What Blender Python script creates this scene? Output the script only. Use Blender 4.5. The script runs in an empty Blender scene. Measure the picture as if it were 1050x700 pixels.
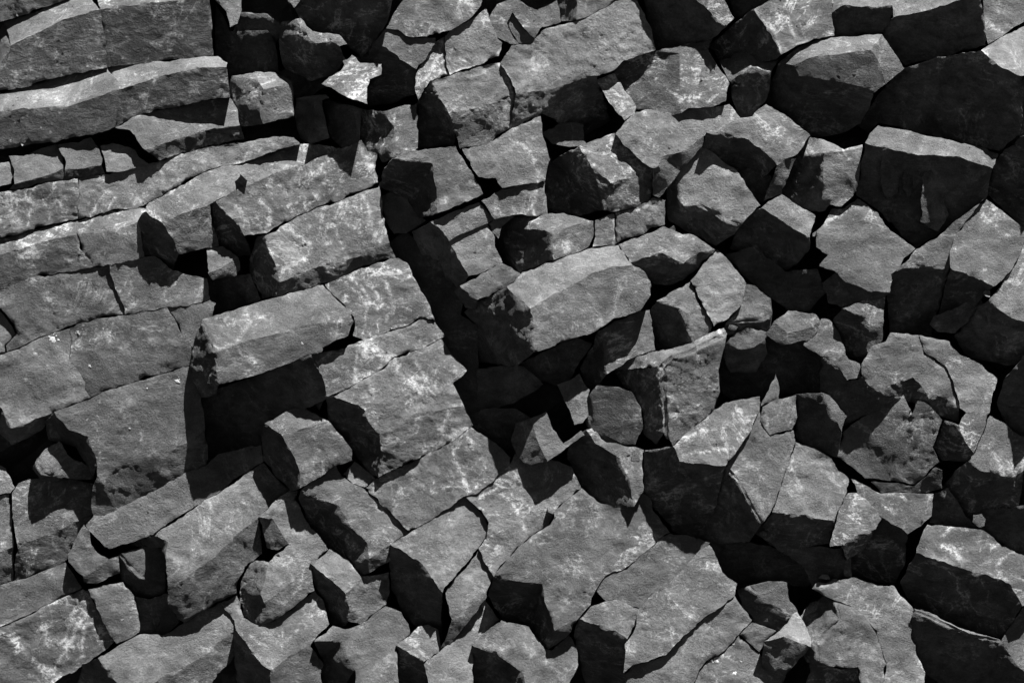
import bpy, bmesh, math, random
from mathutils import Vector, noise
from mathutils.bvhtree import BVHTree
from mathutils.geometry import intersect_point_line

# ------------------------------------------------------------ camera, sky, sun, exposure
scene = bpy.context.scene
COL = scene.collection
DIST, ZC = 20.0, 6.5                       # camera distance to the cliff and eye height (m)
cam_d = bpy.data.cameras.new('camera')
cam_d.sensor_width = 36.0
cam_d.lens = 36.0 * DIST / 10.5
cam_d.clip_end = 500
cam = bpy.data.objects.new('camera', cam_d)
COL.objects.link(cam)
cam.location = (0, -DIST, ZC)
cam.rotation_euler = (math.radians(90), 0, 0)
scene.camera = cam

SUN = Vector((0.24, -0.345, 0.91)).normalized()      # direction towards the sun
elev = math.asin(SUN.z)
azim = math.atan2(SUN.x, SUN.y)
world = bpy.data.worlds.new('World')
scene.world = world
world.use_nodes = True
wn, wl = world.node_tree.nodes, world.node_tree.links
wn.clear()
sky = wn.new('ShaderNodeTexSky')
sky.sky_type = 'NISHITA'
sky.sun_disc = False
sky.sun_elevation = elev
sky.sun_rotation = azim
sky.air_density = 0.15; sky.dust_density = 0.0; sky.ozone_density = 1.5
bw = wn.new('ShaderNodeSeparateColor')        # black-and-white photograph through a red filter: neutral, deep sky
bg = wn.new('ShaderNodeBackground')
bg.inputs['Strength'].default_value = 0.075
wo = wn.new('ShaderNodeOutputWorld')
wl.new(sky.outputs[0], bw.inputs[0]); wl.new(bw.outputs[0], bg.inputs[0]); wl.new(bg.outputs[0], wo.inputs[0])
sd = bpy.data.lights.new('sun', 'SUN')
sd.energy = 5.0
sd.angle = math.radians(0.5)
sd.color = (1, 1, 1)
sun = bpy.data.objects.new('sun', sd)
COL.objects.link(sun)
sun.location = SUN * 40
sun.rotation_euler = SUN.to_track_quat('Z', 'Y').to_euler()
vs = scene.view_settings
vs.view_transform = 'Standard'; vs.look = 'None'; vs.exposure = 2.42; vs.gamma = 1.0
vs.use_curve_mapping = False

# ------------------------------------------------------------ helpers
random.seed(7)
def at(x, y, h):
    """image position (1050 x 700) and height above the cliff plane (cm) -> world point"""
    s = (DIST - h / 100.0) / DIST
    return Vector(((x - 525) / 100.0 * s, -h / 100.0, ZC + (350 - y) / 100.0 * s))

def N(nt, typ, **kw):
    n = nt.nodes.new(typ)
    for k, v in kw.items():
        if isinstance(k, str) and hasattr(n, k): setattr(n, k, v)
        else: n.inputs[k].default_value = v
    return n

def mathn(nt, op, a, b=None, clamp=False):
    n = nt.nodes.new('ShaderNodeMath'); n.operation = op; n.use_clamp = clamp
    for i, v in enumerate((a, b)):
        if v is None: continue
        if isinstance(v, (int, float)): n.inputs[i].default_value = v
        else: nt.links.new(v, n.inputs[i])
    return n.outputs[0]

def ramp(nt, src, stops):
    n = nt.nodes.new('ShaderNodeValToRGB')
    e = n.color_ramp.elements
    while len(e) < len(stops): e.new(0.5)
    for el, (p, v) in zip(e, stops):
        el.position = p; el.color = (v, v, v, 1)
    nt.links.new(src, n.inputs[0])
    return n.outputs[0]

def noise_tex(nt, vec, scale, detail=6, rough=0.6, dist=0.0):
    n = nt.nodes.new('ShaderNodeTexNoise')
    n.inputs['Scale'].default_value = scale; n.inputs['Detail'].default_value = detail
    n.inputs['Roughness'].default_value = rough; n.inputs['Distortion'].default_value = dist
    nt.links.new(vec, n.inputs['Vector'])
    return n.outputs['Fac']

def rock_material(name, dark=1.0, relief=1.0, grain=1.0, contrast=1.0):
    m = bpy.data.materials.new(name); m.use_nodes = True
    nt = m.node_tree; nt.nodes.clear()
    L = nt.links.new
    out = nt.nodes.new('ShaderNodeOutputMaterial')
    bs = nt.nodes.new('ShaderNodeBsdfPrincipled')
    L(bs.outputs[0], out.inputs[0])
    geo = nt.nodes.new('ShaderNodeNewGeometry')
    oi = nt.nodes.new('ShaderNodeObjectInfo')
    rnd = nt.nodes.new('ShaderNodeVectorMath'); rnd.operation = 'ADD'
    cmb = nt.nodes.new('ShaderNodeCombineXYZ')
    L(mathn(nt, 'MULTIPLY', oi.outputs['Random'], 37.0), cmb.inputs[0])
    L(mathn(nt, 'MULTIPLY', oi.outputs['Random'], 91.0), cmb.inputs[2])
    L(geo.outputs['Position'], rnd.inputs[0]); L(cmb.outputs[0], rnd.inputs[1])
    P = rnd.outputs[0]
    pale = nt.nodes.new('ShaderNodeAttribute'); pale.attribute_type = 'OBJECT'; pale.attribute_name = 'pale'
    rough = nt.nodes.new('ShaderNodeAttribute'); rough.attribute_type = 'OBJECT'; rough.attribute_name = 'coarse'
    tone = nt.nodes.new('ShaderNodeAttribute'); tone.attribute_type = 'OBJECT'; tone.attribute_name = 'tone'
    # stretched coordinates: the grain runs along the columns
    mp = nt.nodes.new('ShaderNodeMapping')
    mp.inputs['Rotation'].default_value = (0, math.radians(25), 0)
    mp.inputs['Scale'].default_value = (0.7, 1, 1.1)
    L(P, mp.inputs['Vector'])
    G = mp.outputs[0]
    big = ramp(nt, noise_tex(nt, P, 1.7, 5, 0.55, 0.6), [(0.28, 0.6), (0.72, 1.35)])
    mid = ramp(nt, noise_tex(nt, G, 9, 7, 0.65, 0.4), [(0.25, 1 - .32 * contrast), (0.75, 1 + .3 * contrast)])
    fine = ramp(nt, noise_tex(nt, P, 55, 5, 0.75), [(0.3, 0.62), (0.7, 1.4)])
    base = mathn(nt, 'MULTIPLY', mathn(nt, 'MULTIPLY', big, mid), fine)
    base = mathn(nt, 'MULTIPLY', base, tone.outputs['Fac'])
    base = mathn(nt, 'MULTIPLY', base, mathn(nt, 'ADD', mathn(nt, 'MULTIPLY', oi.outputs['Random'], 0.6), 0.72))
    # faint pale rubbed swirls of dust and lichen
    sw = nt.nodes.new('ShaderNodeTexNoise'); sw.inputs['Scale'].default_value = 1.1; sw.inputs['Detail'].default_value = 9
    sw.inputs['Roughness'].default_value = 0.62; sw.inputs['Distortion'].default_value = 1.9
    L(P, sw.inputs['Vector'])
    band = mathn(nt, 'ABSOLUTE', mathn(nt, 'SUBTRACT', sw.outputs['Fac'], 0.53))
    line = ramp(nt, band, [(0.0, 1.0), (0.035, 0.0)])
    blot = ramp(nt, noise_tex(nt, P, 2.3, 8, 0.7, 0.8), [(0.46, 0.0), (0.66, 1.0)])
    grit = ramp(nt, noise_tex(nt, P, 30, 6, 0.8), [(0.38, 0.0), (0.62, 1.0)])
    fl = nt.nodes.new('ShaderNodeTexNoise'); fl.inputs['Scale'].default_value = 4.0; fl.inputs['Detail'].default_value = 6
    fl.inputs['Roughness'].default_value = 0.55; fl.inputs['Distortion'].default_value = 1.2
    mp2 = nt.nodes.new('ShaderNodeMapping'); mp2.inputs['Rotation'].default_value = (0, math.radians(-50), 0); mp2.inputs['Scale'].default_value = (0.4, 1, 1.3)
    L(P, mp2.inputs['Vector']); L(mp2.outputs[0], fl.inputs['Vector'])
    line2 = ramp(nt, mathn(nt, 'ABSOLUTE', mathn(nt, 'SUBTRACT', fl.outputs['Fac'], 0.5)), [(0.0, 1.0), (0.022, 0.0)])
    smear = mathn(nt, 'ADD', mathn(nt, 'MULTIPLY', mathn(nt, 'MULTIPLY', line, blot), 2.2), mathn(nt, 'MULTIPLY', blot, 0.28))
    smear = mathn(nt, 'ADD', smear, mathn(nt, 'MULTIPLY', mathn(nt, 'MULTIPLY', line2, blot), 1.6))
    smear = mathn(nt, 'MULTIPLY', mathn(nt, 'MULTIPLY', smear, grit), pale.outputs['Fac'], clamp=True)
    va = nt.nodes.new('ShaderNodeAttribute'); va.attribute_type = 'GEOMETRY'; va.attribute_name = 'vein'
    vg = ramp(nt, noise_tex(nt, P, 20, 9, 0.8, 0.8), [(0.42, 0.0), (0.60, 1.0)])
    vg2 = ramp(nt, noise_tex(nt, P, 6, 6, 0.7, 1.0), [(0.3, 0.35), (0.6, 1.0)])
    smear = mathn(nt, 'ADD', smear, mathn(nt, 'MULTIPLY', mathn(nt, 'MULTIPLY', mathn(nt, 'MULTIPLY', va.outputs['Fac'], 1.9), vg), vg2), clamp=True)
    # tiny white specks
    vo = nt.nodes.new('ShaderNodeTexVoronoi'); vo.inputs['Scale'].default_value = 5.5
    L(P, vo.inputs['Vector'])
    sp = mathn(nt, 'ADD', vo.outputs['Distance'], mathn(nt, 'MULTIPLY', noise_tex(nt, P, 30, 3), 0.10))
    speck = ramp(nt, sp, [(0.06, 1.0), (0.08, 0.0)])
    val = mathn(nt, 'MULTIPLY', base, BASE * dark)
    mx = nt.nodes.new('ShaderNodeMix'); mx.data_type = 'FLOAT'
    L(smear, mx.inputs[0]); L(val, mx.inputs[2]); mx.inputs[3].default_value = 0.21
    mx2 = nt.nodes.new('ShaderNodeMix'); mx2.data_type = 'FLOAT'
    L(mathn(nt, 'MULTIPLY', speck, 0.55), mx2.inputs[0]); L(mx.outputs[0], mx2.inputs[2]); mx2.inputs[3].default_value = 0.28
    cc = nt.nodes.new('ShaderNodeCombineColor')
    for i in range(3): L(mx2.outputs[0], cc.inputs[i])
    L(cc.outputs[0], bs.inputs['Base Color'])
    bs.inputs['Roughness'].default_value = 0.72
    bs.inputs['Specular IOR Level'].default_value = 0.2
    # relief
    h1 = noise_tex(nt, G, 8, 10, 0.66, 0.25)
    h2 = noise_tex(nt, P, 48, 6, 0.8)
    b1 = nt.nodes.new('ShaderNodeBump'); b1.inputs['Distance'].default_value = 0.05
    L(mathn(nt, 'MULTIPLY', rough.outputs['Fac'], 0.42 * relief), b1.inputs['Strength']); L(h1, b1.inputs['Height'])
    b2 = nt.nodes.new('ShaderNodeBump'); b2.inputs['Distance'].default_value = 0.02
    pit = ramp(nt, noise_tex(nt, P, 2.6, 4, 0.6, 0.5), [(0.35, 0.3), (0.65, 1.35)])
    L(mathn(nt, 'MULTIPLY', mathn(nt, 'MULTIPLY', rough.outputs['Fac'], 0.9 * grain), pit), b2.inputs['Strength']); L(h2, b2.inputs['Height'])
    L(b1.outputs[0], b2.inputs['Normal']); L(b2.outputs[0], bs.inputs['Normal'])
    return m

def plain_material(name, v, var=0.25, scale=40):
    m = bpy.data.materials.new(name); m.use_nodes = True
    nt = m.node_tree; bs = nt.nodes['Principled BSDF']
    geo = nt.nodes.new('ShaderNodeNewGeometry')
    c = ramp(nt, noise_tex(nt, geo.outputs['Position'], scale, 5, 0.7), [(0.3, v * (1 - var)), (0.7, v * (1 + var))])
    nt.links.new(c, bs.inputs['Base Color'])
    bs.inputs['Roughness'].default_value = 0.85
    bs.inputs['Specular IOR Level'].default_value = 0.2
    return m

BASE = 0.046
ROCK = rock_material('basalt_joint_face')
ROUGH = rock_material('basalt_fracture_face', 0.85, 2.2, 1.1, 2.2)
WHITE = plain_material('white_dropping', 0.24, 0.1)

def jitter(p, amp=1.0):
    """rock unevenness: one continuous field, so neighbours stay fitted to each other"""
    v = Vector((0, 0, 0))
    for f, a in ((2.1, .016), (4.7, .009), (10.0, .0065), (21.0, .0048), (43.0, .003)):
        v += noise.noise_vector(p * f + Vector((f, 1.7 * f, 9))) * a
    c1 = 1 - abs(noise.noise(Vector((p.x * 1.6 + p.z * .7, p.y, p.z * 2.4 - p.x * .5)) + Vector((3, 8, 1)))) * 2
    c2 = 1 - abs(noise.noise(Vector((p.x * 4.1 + p.z * 1.3, p.y, p.z * 5.2 - p.x * 1.2)))) * 2
    v += Vector((0, -1, 0.25)) * (c1 * .010 + c2 * .006)
    return p + v * amp

def near_on(p, line):
    """closest point of a polyline in the image, with its height, and the distance to it"""
    best = None
    for a, b in zip(line[:-1], line[1:]):
        ab = Vector((b[0] - a[0], b[1] - a[1])); ap = Vector((p[0] - a[0], p[1] - a[1]))
        t = max(0, min(1, ap.dot(ab) / max(ab.length_squared, 1e-6)))
        d = (ap - ab * t).length
        if best is None or d < best[0]: best = (d, a[2] + (b[2] - a[2]) * t)
    return best

ALL = []
BACK = -150.0
def shape(pts, faces, h, gx, gy):
    """solve heights: the main face is a plane, every other face leans off its hinge"""
    cx = sum(p[0] for p in pts) / len(pts); cy = sum(p[1] for p in pts) / len(pts)
    V = [(x, y, h + gx * (x - cx) - gy * (y - cy)) for x, y in pts]
    F = [list(range(len(pts)))]; K = [2 if (gy >= .24 and gx >= .15) else 1 if gy >= .24 else 0]
    for slope, seq in faces:
        s0 = slope; hinge = []
        for s in seq:
            if isinstance(s, int): hinge.append(V[s])
            else: break
        new = [s for s in seq if not isinstance(s, int)]
        up = sum(q[1] for q in hinge) / len(hinge) - sum(q[1] for q in new) / max(1, len(new))
        if new and -0.68 <= slope <= -0.25:
            slope *= 1.5 if up > 0 else 0.88
        elif slope <= -0.7: slope *= 1.2
        idx = []
        for s in seq:
            if isinstance(s, int): idx.append(s)
            else:
                d, hh = near_on(s, hinge)
                V.append((s[0], s[1], hh + slope * d)); idx.append(len(V) - 1)
        F.append(idx); K.append(0 if new and up > 0 and slope > -1 else (2 if s0 < -.68 else 1))
    return V, F, K

def solid(V, F, kinds, bev, amp, grain=5.0, back=BACK):
    out = {}                                             # neighbours press into each other: only hairline joints stay
    cnt = {}
    for idx in F:
        for i_, j_ in zip(idx, idx[1:] + idx[:1]): cnt[frozenset((i_, j_))] = cnt.get(frozenset((i_, j_)), 0) + 1
    for idx in F:
        ar = sum(V[i_][0] * V[j_][1] - V[j_][0] * V[i_][1] for i_, j_ in zip(idx, idx[1:] + idx[:1]))
        sg = 1 if ar > 0 else -1
        for i_, j_ in zip(idx, idx[1:] + idx[:1]):
            if cnt[frozenset((i_, j_))] != 1 or i_ == j_: continue
            d = Vector((V[j_][1] - V[i_][1], V[i_][0] - V[j_][0]))
            if d.length == 0: continue
            d = d.normalized() * sg
            for q in (i_, j_): out[q] = out.get(q, Vector((0, 0))) + d
    V = [(v[0] + (out[i].normalized().x if i in out else 0) * .32, v[1] + (out[i].normalized().y if i in out else 0) * .32, v[2]) for i, v in enumerate(V)]
    bm = bmesh.new()
    vs_ = [bm.verts.new(at(*v)) for v in V]
    for n_, idx in enumerate(F):
        try: f = bm.faces.new([vs_[i] for i in idx]); f.material_index = (0, 2, 3)[kinds[n_]]
        except ValueError: pass
    for v in [v for v in bm.verts if not v.link_faces]: bm.verts.remove(v)
    cx = sum(v[0] for v in V) / len(V); cy = sum(v[1] for v in V) / len(V)
    pix = {v: V[i] for i, v in enumerate(vs_) if v.is_valid}
    rim = [e for e in bm.edges if len(e.link_faces) == 1]
    r = bmesh.ops.extrude_edge_only(bm, edges=rim)
    newv = [g for g in r['geom'] if isinstance(g, bmesh.types.BMVert)]
    newf = [g for g in r['geom'] if isinstance(g, bmesh.types.BMFace)]
    newe = [e for e in bm.edges if len(e.link_faces) == 1 and e not in rim]
    for f in newf: f.material_index = 1
    for v in newv:                                     # straight back into the cliff, drawing in a little
        src = min(pix.items(), key=lambda kv: (kv[0].co - v.co).length_squared)[1]
        v.co = at(cx + (src[0] - cx) * 0.985, cy + (src[1] - cy) * 0.985, back)
    r = bmesh.ops.holes_fill(bm, edges=[e for e in bm.edges if len(e.link_faces) == 1], sides=0)
    for f in r['faces']: f.material_index = 1
    bmesh.ops.recalc_face_normals(bm, faces=bm.faces)
    if bev > 0:
        ed = [e for e in bm.edges if any(f.material_index != 1 for f in e.link_faces)
              and all(f.material_index != 1 for f in e.link_faces) and len(e.link_faces) == 2 and e.calc_face_angle(0) > 0.12]
        for e in bm.edges:
            if any(f.material_index == 1 for f in e.link_faces): e.smooth = False
        bmesh.ops.bevel(bm, geom=ed, offset=bev / 100.0, offset_type='OFFSET', segments=3,
                        affect='EDGES', clamp_overlap=True, material=0)
    else:
        for e in bm.edges:
            if e.calc_face_angle(0) > 0.1: e.smooth = False
    bmesh.ops.triangulate(bm, faces=bm.faces, ngon_method='BEAUTY')
    thr = grain / 100.0
    for it in range(8):
        es = [e for e in bm.edges if e.calc_length() > thr * 1.5 and any(f.material_index != 1 for f in e.link_faces)]
        if not es: break
        bmesh.ops.subdivide_edges(bm, edges=es, cuts=1)
        bmesh.ops.triangulate(bm, faces=[f for f in bm.faces if len(f.verts) > 3])
    bm.normal_update()
    step = random.choice((0, .010, .016, .022)) if amp >= .6 else 0
    off = Vector((random.uniform(0, 50), 0, random.uniform(0, 50)))
    moves = []
    for v in bm.verts:
        p = v.co
        idx = {f.material_index for f in v.link_faces}
        boost = 1.0
        if 3 in idx: boost = 1.8 if len(idx) == 1 else 1.15          # broken ends are rougher than the joint faces
        q = jitter(p, amp * boost)
        if 1 not in idx and step:                                    # small steps left by flakes that split off
            n1 = noise.noise(Vector((p.x * 1.5 + p.z * .9, p.y, p.z * 2.6 - p.x * .7)) + off) + .25 * noise.noise(p * 9)
            q += Vector((0, 1, 0)) * (math.floor(n1 * 3.2) / 3.2) * step * (1.6 if 3 in idx else 1.0)
        if any(not e.smooth for e in v.link_edges):                  # worn, nicked edges
            q += Vector((noise.noise(p * 9), 0, noise.noise(p * 9 + Vector((7, 7, 7))))) * .010 \
               + Vector((noise.noise(p * 26), 0, noise.noise(p * 26 + Vector((3, 9, 2))))) * .008
            c = noise.noise(p * 7 + Vector((1, 2, 3))) + .6 * noise.noise(p * 19)
            q -= v.normal * max(0.0, c - .14) * .030
        moves.append((v, q))
    for v, q in moves: v.co = q
    for f in bm.faces: f.material_index = min(1, f.material_index); f.smooth = True
    bmesh.ops.recalc_face_normals(bm, faces=bm.faces)
    return bm

def put(name, bm, mat, parent=None, origin=None):
    if origin is not None:
        bmesh.ops.translate(bm, verts=bm.verts, vec=-origin)
    me = bpy.data.meshes.new(name)
    bm.to_mesh(me); bm.free()
    me.materials.append(mat)
    o = bpy.data.objects.new(name, me)
    COL.objects.link(o)
    if origin is not None: o.location = origin
    if parent: o.parent = parent; o.matrix_parent_inverse = parent.matrix_world.inverted()
    return o

class Rock: pass
def R(label, h, gx, gy, pts, *faces, k='c', bev=0, amp=1.0, pale=0.25, coarse=1.0, tone=1.0, grain=3.4):
    if gy > 0.15 and gx <= 0.05: gy *= 0.8
    h *= 0.85
    if len(pts) > 5: gx += random.uniform(-.035, .035); gy += random.uniform(-.04, .04)
    V, F, kinds = shape(pts, faces, h, gx, gy)
    bm = solid(V, F, kinds, bev, amp, grain)
    r = Rock(); r.bvh = BVHTree.FromBMesh(bm)
    cx = sum(p[0] for p in pts) / len(pts); cy = sum(p[1] for p in pts) / len(pts)
    org = at(cx, cy, h)
    name, cat, grp = {'c': ('basalt_column', 'basalt column', 'basalt columns of the cliff face'),
                      'f': ('rock_fragment', 'rock fragment', 'broken rock fragments lodged in the cliff')}[k]
    o = put(name, bm, ROCK, None, org)
    o.data.materials.append(ROUGH)
    o['label'] = label; o['category'] = cat; o['group'] = grp; o['kind'] = 'thing'
    o['pale'] = float(pale); o['coarse'] = float(coarse); o['tone'] = float(tone)
    bpy.context.view_layer.update()
    r.o = o; ALL.append(o)
    return r

CAMP = Vector((0, -DIST, ZC))
def flakes(r, name, spots, mat):
    """thin crust flakes lying on a rock's surface; spots = (x, y, radius)"""
    bm = bmesh.new(); n = 0
    for x, y, rad in spots:
        d = (at(x, y, 0) - CAMP).normalized()
        hit, nor, _, _ = r.bvh.ray_cast(CAMP, d)
        if hit is None: continue
        if nor.dot(d) > 0: nor = -nor
        t = nor.orthogonal().normalized(); b = nor.cross(t)
        k = random.randint(5, 8); ph = random.random() * 6.28
        ring = []
        for i in range(k):
            a = ph + i * 6.283 / k; q = rad / 100.0 * random.uniform(0.55, 1.25)
            ring.append(hit + nor * 0.0015 + (t * math.cos(a) + b * math.sin(a)) * q)
        top = bm.verts.new(hit + nor * 0.006)
        vv = [bm.verts.new(p) for p in ring]
        for i in range(k): bm.faces.new((top, vv[i], vv[(i + 1) % k]))
        n += 1
    if not n: bm.free(); return None
    o = put(name, bm, mat, None, None)
    o['kind'] = 'stuff'
    o.parent = r.o; o.matrix_parent_inverse = r.o.matrix_world.inverted()
    return o

def vein(rocks, path, width, strength=1.0):
    """a mineral stain soaked into the rock along a path: stored on the surface as an attribute"""
    line = [(x, y, 0) for x, y in path]; width *= .55
    for r in rocks:
        me = r.o.data; at_ = me.attributes.get('vein') or me.attributes.new('vein', 'FLOAT', 'POINT')
        org = r.o.location
        for v, d in zip(me.vertices, at_.data):
            p = v.co + org
            k = (DIST + p.y) / DIST
            x = 525 + p.x * 100 / k; y = 350 - (p.z - ZC) * 100 / k
            wob = noise.noise_vector(Vector((x, y, 0)) * .11) * 3.0 + noise.noise_vector(Vector((x, y, 5)) * .35) * 1.6
            q = near_on((x + wob.x, y + wob.y), line)[0] / width
            if q < 2.5: d.value = max(d.value, strength * math.exp(-q * q))

def dropping(r, x, y, w, hgt):
    sp = [(x, y, w * 0.6), (x + w * .2, y + hgt * .3, w * 0.5), (x - w * .3, y + hgt * .2, w * .4)]
    for i in range(14): sp.append((x + random.gauss(0, w * .5), y + random.gauss(0, hgt * .5), random.uniform(.25, w * .28)))
    flakes(r, 'bird_dropping', sp, WHITE)
# ------------------------------------------------------------ upper left: long stepped columns
R('dark grey wedge in the top left corner above a thin crack', -2, 0, .3, [(-40,-40),(85,-40),(69,-1),(34,12),(16,19),(-40,30)])
aA = R('long pale-topped slab at the left edge, left of the thin crack across it', 0, 0, 0.345, [(12,47),(64,21),(86,14),(102,10),(105,25),(108,45),(110,69),(80,75),(50,81),(33,86),(28,89),(-40,100),(-40,80),(0,72),(4,66)],
  (-.7,[0,1,2,3,(92,-2),(69,0),(34,13),(16,20),(4,22)]), (-1.2,[13,14,0,(4,22),(-3,40),(-6,60)]), amp=.4, pale=.9, grain=2.6)
aB = R('broad dark coarse slab along the top, right of the thin crack', 0, 0, 0.345, [(103,10),(120,7),(178,1),(214,-6),(219,57),(160,63),(111,69),(108.5,45),(105.5,25)],
  (-.7,[0,1,2,3,(214,-40),(93,-30)]), amp=.4, pale=.9, grain=2.6, tone=.9)
R('slab with pale smooth top strip reaching the left edge, second step down', 4, 0, 0.345, [(-40,118),(30,111),(70,109),(96,100),(122,92),(121,105),(118,130),(96,138),(80,140),(56,146),(30,150),(-40,158)],
  (-.7,[0,1,2,3,4,(121,84),(109,70),(80,76),(50,82),(33,87),(28,90),(-40,101)]), amp=.4, pale=.5)
bB = R('slab with bright top strip and streaked dark front ending at a square right end', 5, 0, 0.345, [(122.5,92),(136,88),(172,77),(210,69),(232,69),(236,100),(210,103),(180,110),(158,114),(136,120),(118.5,130),(121.5,105)],
  (-.7,[0,1,2,3,4,(233,65),(224,58),(210,58.5),(160,64),(110,70),(121.5,84)]), amp=.4, pale=1.0, grain=2.6)
R('pale smooth slab with dark coarse underside above the long curved ledge', -4, -.05, -.45, [(118,131),(136,121.5),(158,115),(180,111),(210,104),(236,101),(243,113),(246,128),(210,135),(176,144.5),(150,155),(143,148),(139,140),(130,134)],
  (-.5,[8,9,10,(155,160),(162,165),(210,152),(250,143)]), (-.75,[7,8,(250,143)]), pale=.5)
R('small pale chip at the left edge between two thick steps', -6, 0, -.35, [(-40,172),(0,166),(10,166),(13.5,174),(12.5,187),(-40,202)], k='f')
R('pale blocky fragment with dark underside in the row near the left edge', -6, 0, -.35, [(10.5,161),(30,158),(56,148.5),(63,160),(65,172),(50,180),(15,188),(15,172)],
  (-.5,[4,5,6,(10,194),(40,188),(66,183.5)]), k='f')
R('pale split fragment with pointed top, middle of the row of small pale pieces', -5, 0, -.35, [(57.5,149),(66,148),(80,147),(94,142),(100,150),(104.5,162),(104,169),(86,172),(67,175),(65.5,163)],
  (-.5,[6,7,8,(67,184),(90,181),(109,178)]), k='f')
R('flat pale fragment, last of the row of small pale pieces, beside a black gap', -5, 0, -.3, [(103.5,151),(116,147),(138,154),(142,162),(152,169),(140,173),(120,177),(110.5,176),(107,162)], k='f')
e1 = R('grey ledge slab at the left edge under small fragments, streaked with two pale lines', -2, 0, 0.06, [(-40,204),(13,195),(66,185),(80,183),(82,200),(80,214),(81,224),(40,233),(20,240),(-40,252)], pale=.9, grain=2.4)
e2 = R('long curved grey ledge rising to the right beneath the small pale fragments', -3, -.02, -0.04, [(80.7,183),(110,179),(150,170),(163,166),(210,153),(250,146),(284,140),(302,142),(309,148),(290,152),(272,158),(250,166),(210,177),(188,188),(172,198),(150,209),(138,214),(117,215),(100,220),(81.7,224),(80.7,214),(82.7,200)], pale=.9, grain=2.4, tone=1.05)
f1 = R('low dark-fronted slab with pale blotched top at the left edge', 2, 0, 0.18, [(-40,272),(20,257),(44,249),(79,240),(83,256),(97,273),(80,277),(52,282),(30,285),(10,294),(-40,312)],
  (-.55,[0,1,2,3,(78,228),(40,234),(20,241),(-40,253)]), pale=1.3, grain=2.4)
f2 = R('dark slab with swirling scratches left of the first black square end', 8, 0, 0.2, [(80,240),(100,236),(120,235),(141,228),(144,245),(148,263),(130,267),(115,271),(98,273.5),(84,257)],
  (-.55,[0,1,2,3,(147,217),(150,210),(138,215),(117,216),(100,221),(78.5,227)]), pale=1.1)
f3 = R('long pale-topped column whose left end is a black five-sided face', 2, -0.09, -.38, [(148,218),(150,210),(172,199),(210,178),(250,167),(290,153),(309,149),(330,149),(350,153),(322,164),(296,174),(246,194),(216,209),(188,220),(166,229)],
  (-.4,[12,13,14,(179,248),(183,262),(210,253),(225,252),(218,228)]), (-.72,[14,0,(141,228),(148,262),(158,262),(178,277),16,15]), pale=.9)
R('tiny dark spike of rock on the pale top of a long column', 10, 1.2, 1.2, [(241,186),(247,179),(253,186),(252,190),(248,193),(244,191)], k='f', bev=.4, amp=.5)
hH = R('large smooth flat-faced column with pale cracked left corner and black notched end', 3, -.16, 0.0, [(222,207),(246,194),(278,180),(296,174),(322,164),(348,154),(358,150),(369,145),(376,156),(386,158),(384,176),(388,188),(350,203.5),(322,214),(296,226),(273,238.5),(251,241),(246,232),(232,220)],
  (-1.2,[16,17,18,0,(215,209),(218,226),(226,251),(240,262),(258,262)]), pale=1.1, grain=2.4)
iI = R('block below the long straight seam with pale blotches and a coarse dark lower strip', 6, -.12, 0.0, [(273.5,241),(296,228),(322,216),(350,205),(388,190),(391,210),(398,249),(380,258),(350,268),(326,273),(310,281),(286,291),(285,280),(278,258)],
  (-.5,[6,7,8,9,10,11,(284,303),(328,292),(358,280),(374,272),(404,264)]), (-1.15,[11,12,13,0,(264,241),(257,262),(257,280),(270,307),14]), pale=1.1, grain=2.4)
R('small pale-topped block sunk in the black gap left of the notched columns', 4, -.1, -.35, [(212,254),(229,253),(245,265),(228,274),(213,280)], (-.4,[2,3,4,(218,287),(238,284),(246,277)]), k='f')
R('black recessed stump below the small pale-topped block', -48, .6, .5, [(212,285),(258,282),(268,308),(264,313),(240,320),(213,328)])
# ------------------------------------------------------------ left: flat cracked slabs
R('thin sliver at the left edge beside a thick black zigzag crack', -8, 0, -.05, [(-40,319),(-1,317),(11,334),(15,343),(5,354),(6,361),(-40,377)], k='f')
g1 = R('wide grey slab bounded left by the thick zigzag crack', -2, 0, 0.07, [(-40,313),(10,295),(30,286),(52,283),(62,281),(98,274.5),(112.5,272),(115,286),(125,310),(127.5,320.5),(100,324.5),(80,331.5),(56,339.5),(33,349.5),(20,356.5),(8.5,360.5),(7,354),(18,343),(14,334),(2,316),(-40,316)], pale=.5)
R('grey slab between a fine crack and the pale spotted corner above the big tilted block', 1, -.02, 0.08, [(113.3,272),(130,268),(148,264),(158,263),(170,271),(178,278),(190,282),(212,285),(214,307.5),(190,314.5),(172,314.5),(156,317.5),(128.3,320.5),(125.8,310),(115.8,286)], pale=.8)
k1 = R('slab at the left edge with a white dropping on its upper edge', -3, 0, 0.06, [(-40,378),(0,365),(20,358),(33,351),(56,341),(72,337.5),(72.5,350),(71.5,370),(79.5,380),(87.5,392),(86.5,400),(92.5,407.5),(64,418.5),(54,423),(30,432),(12,441),(2,420),(-5,410),(-40,410)],
  (-1.0,[13,14,15,16,(0,445),(12,456),(45,440)]), pale=.45)
k2 = R('long grey slab with curling scratches between two fine cracks', -3, 0, 0.07, [(73,337),(80,333),(100,326),(128,322),(156,319),(171.5,316),(177.5,325),(186.5,342),(196,355),(196,373.5),(164,383.5),(156,384.5),(128,394.5),(104,401.5),(93.5,407),(87.5,400),(88.5,392),(80.5,380),(72.5,370),(73.5,350)], pale=.7)
R('triangular slab end tucked above the black end of the big tilted block', -3, 0, .0, [(172.3,316),(190,316),(214,309),(222,312),(212,340),(199,358),(196.5,355),(187.2,342),(178.3,325)], pale=.3)
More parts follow.
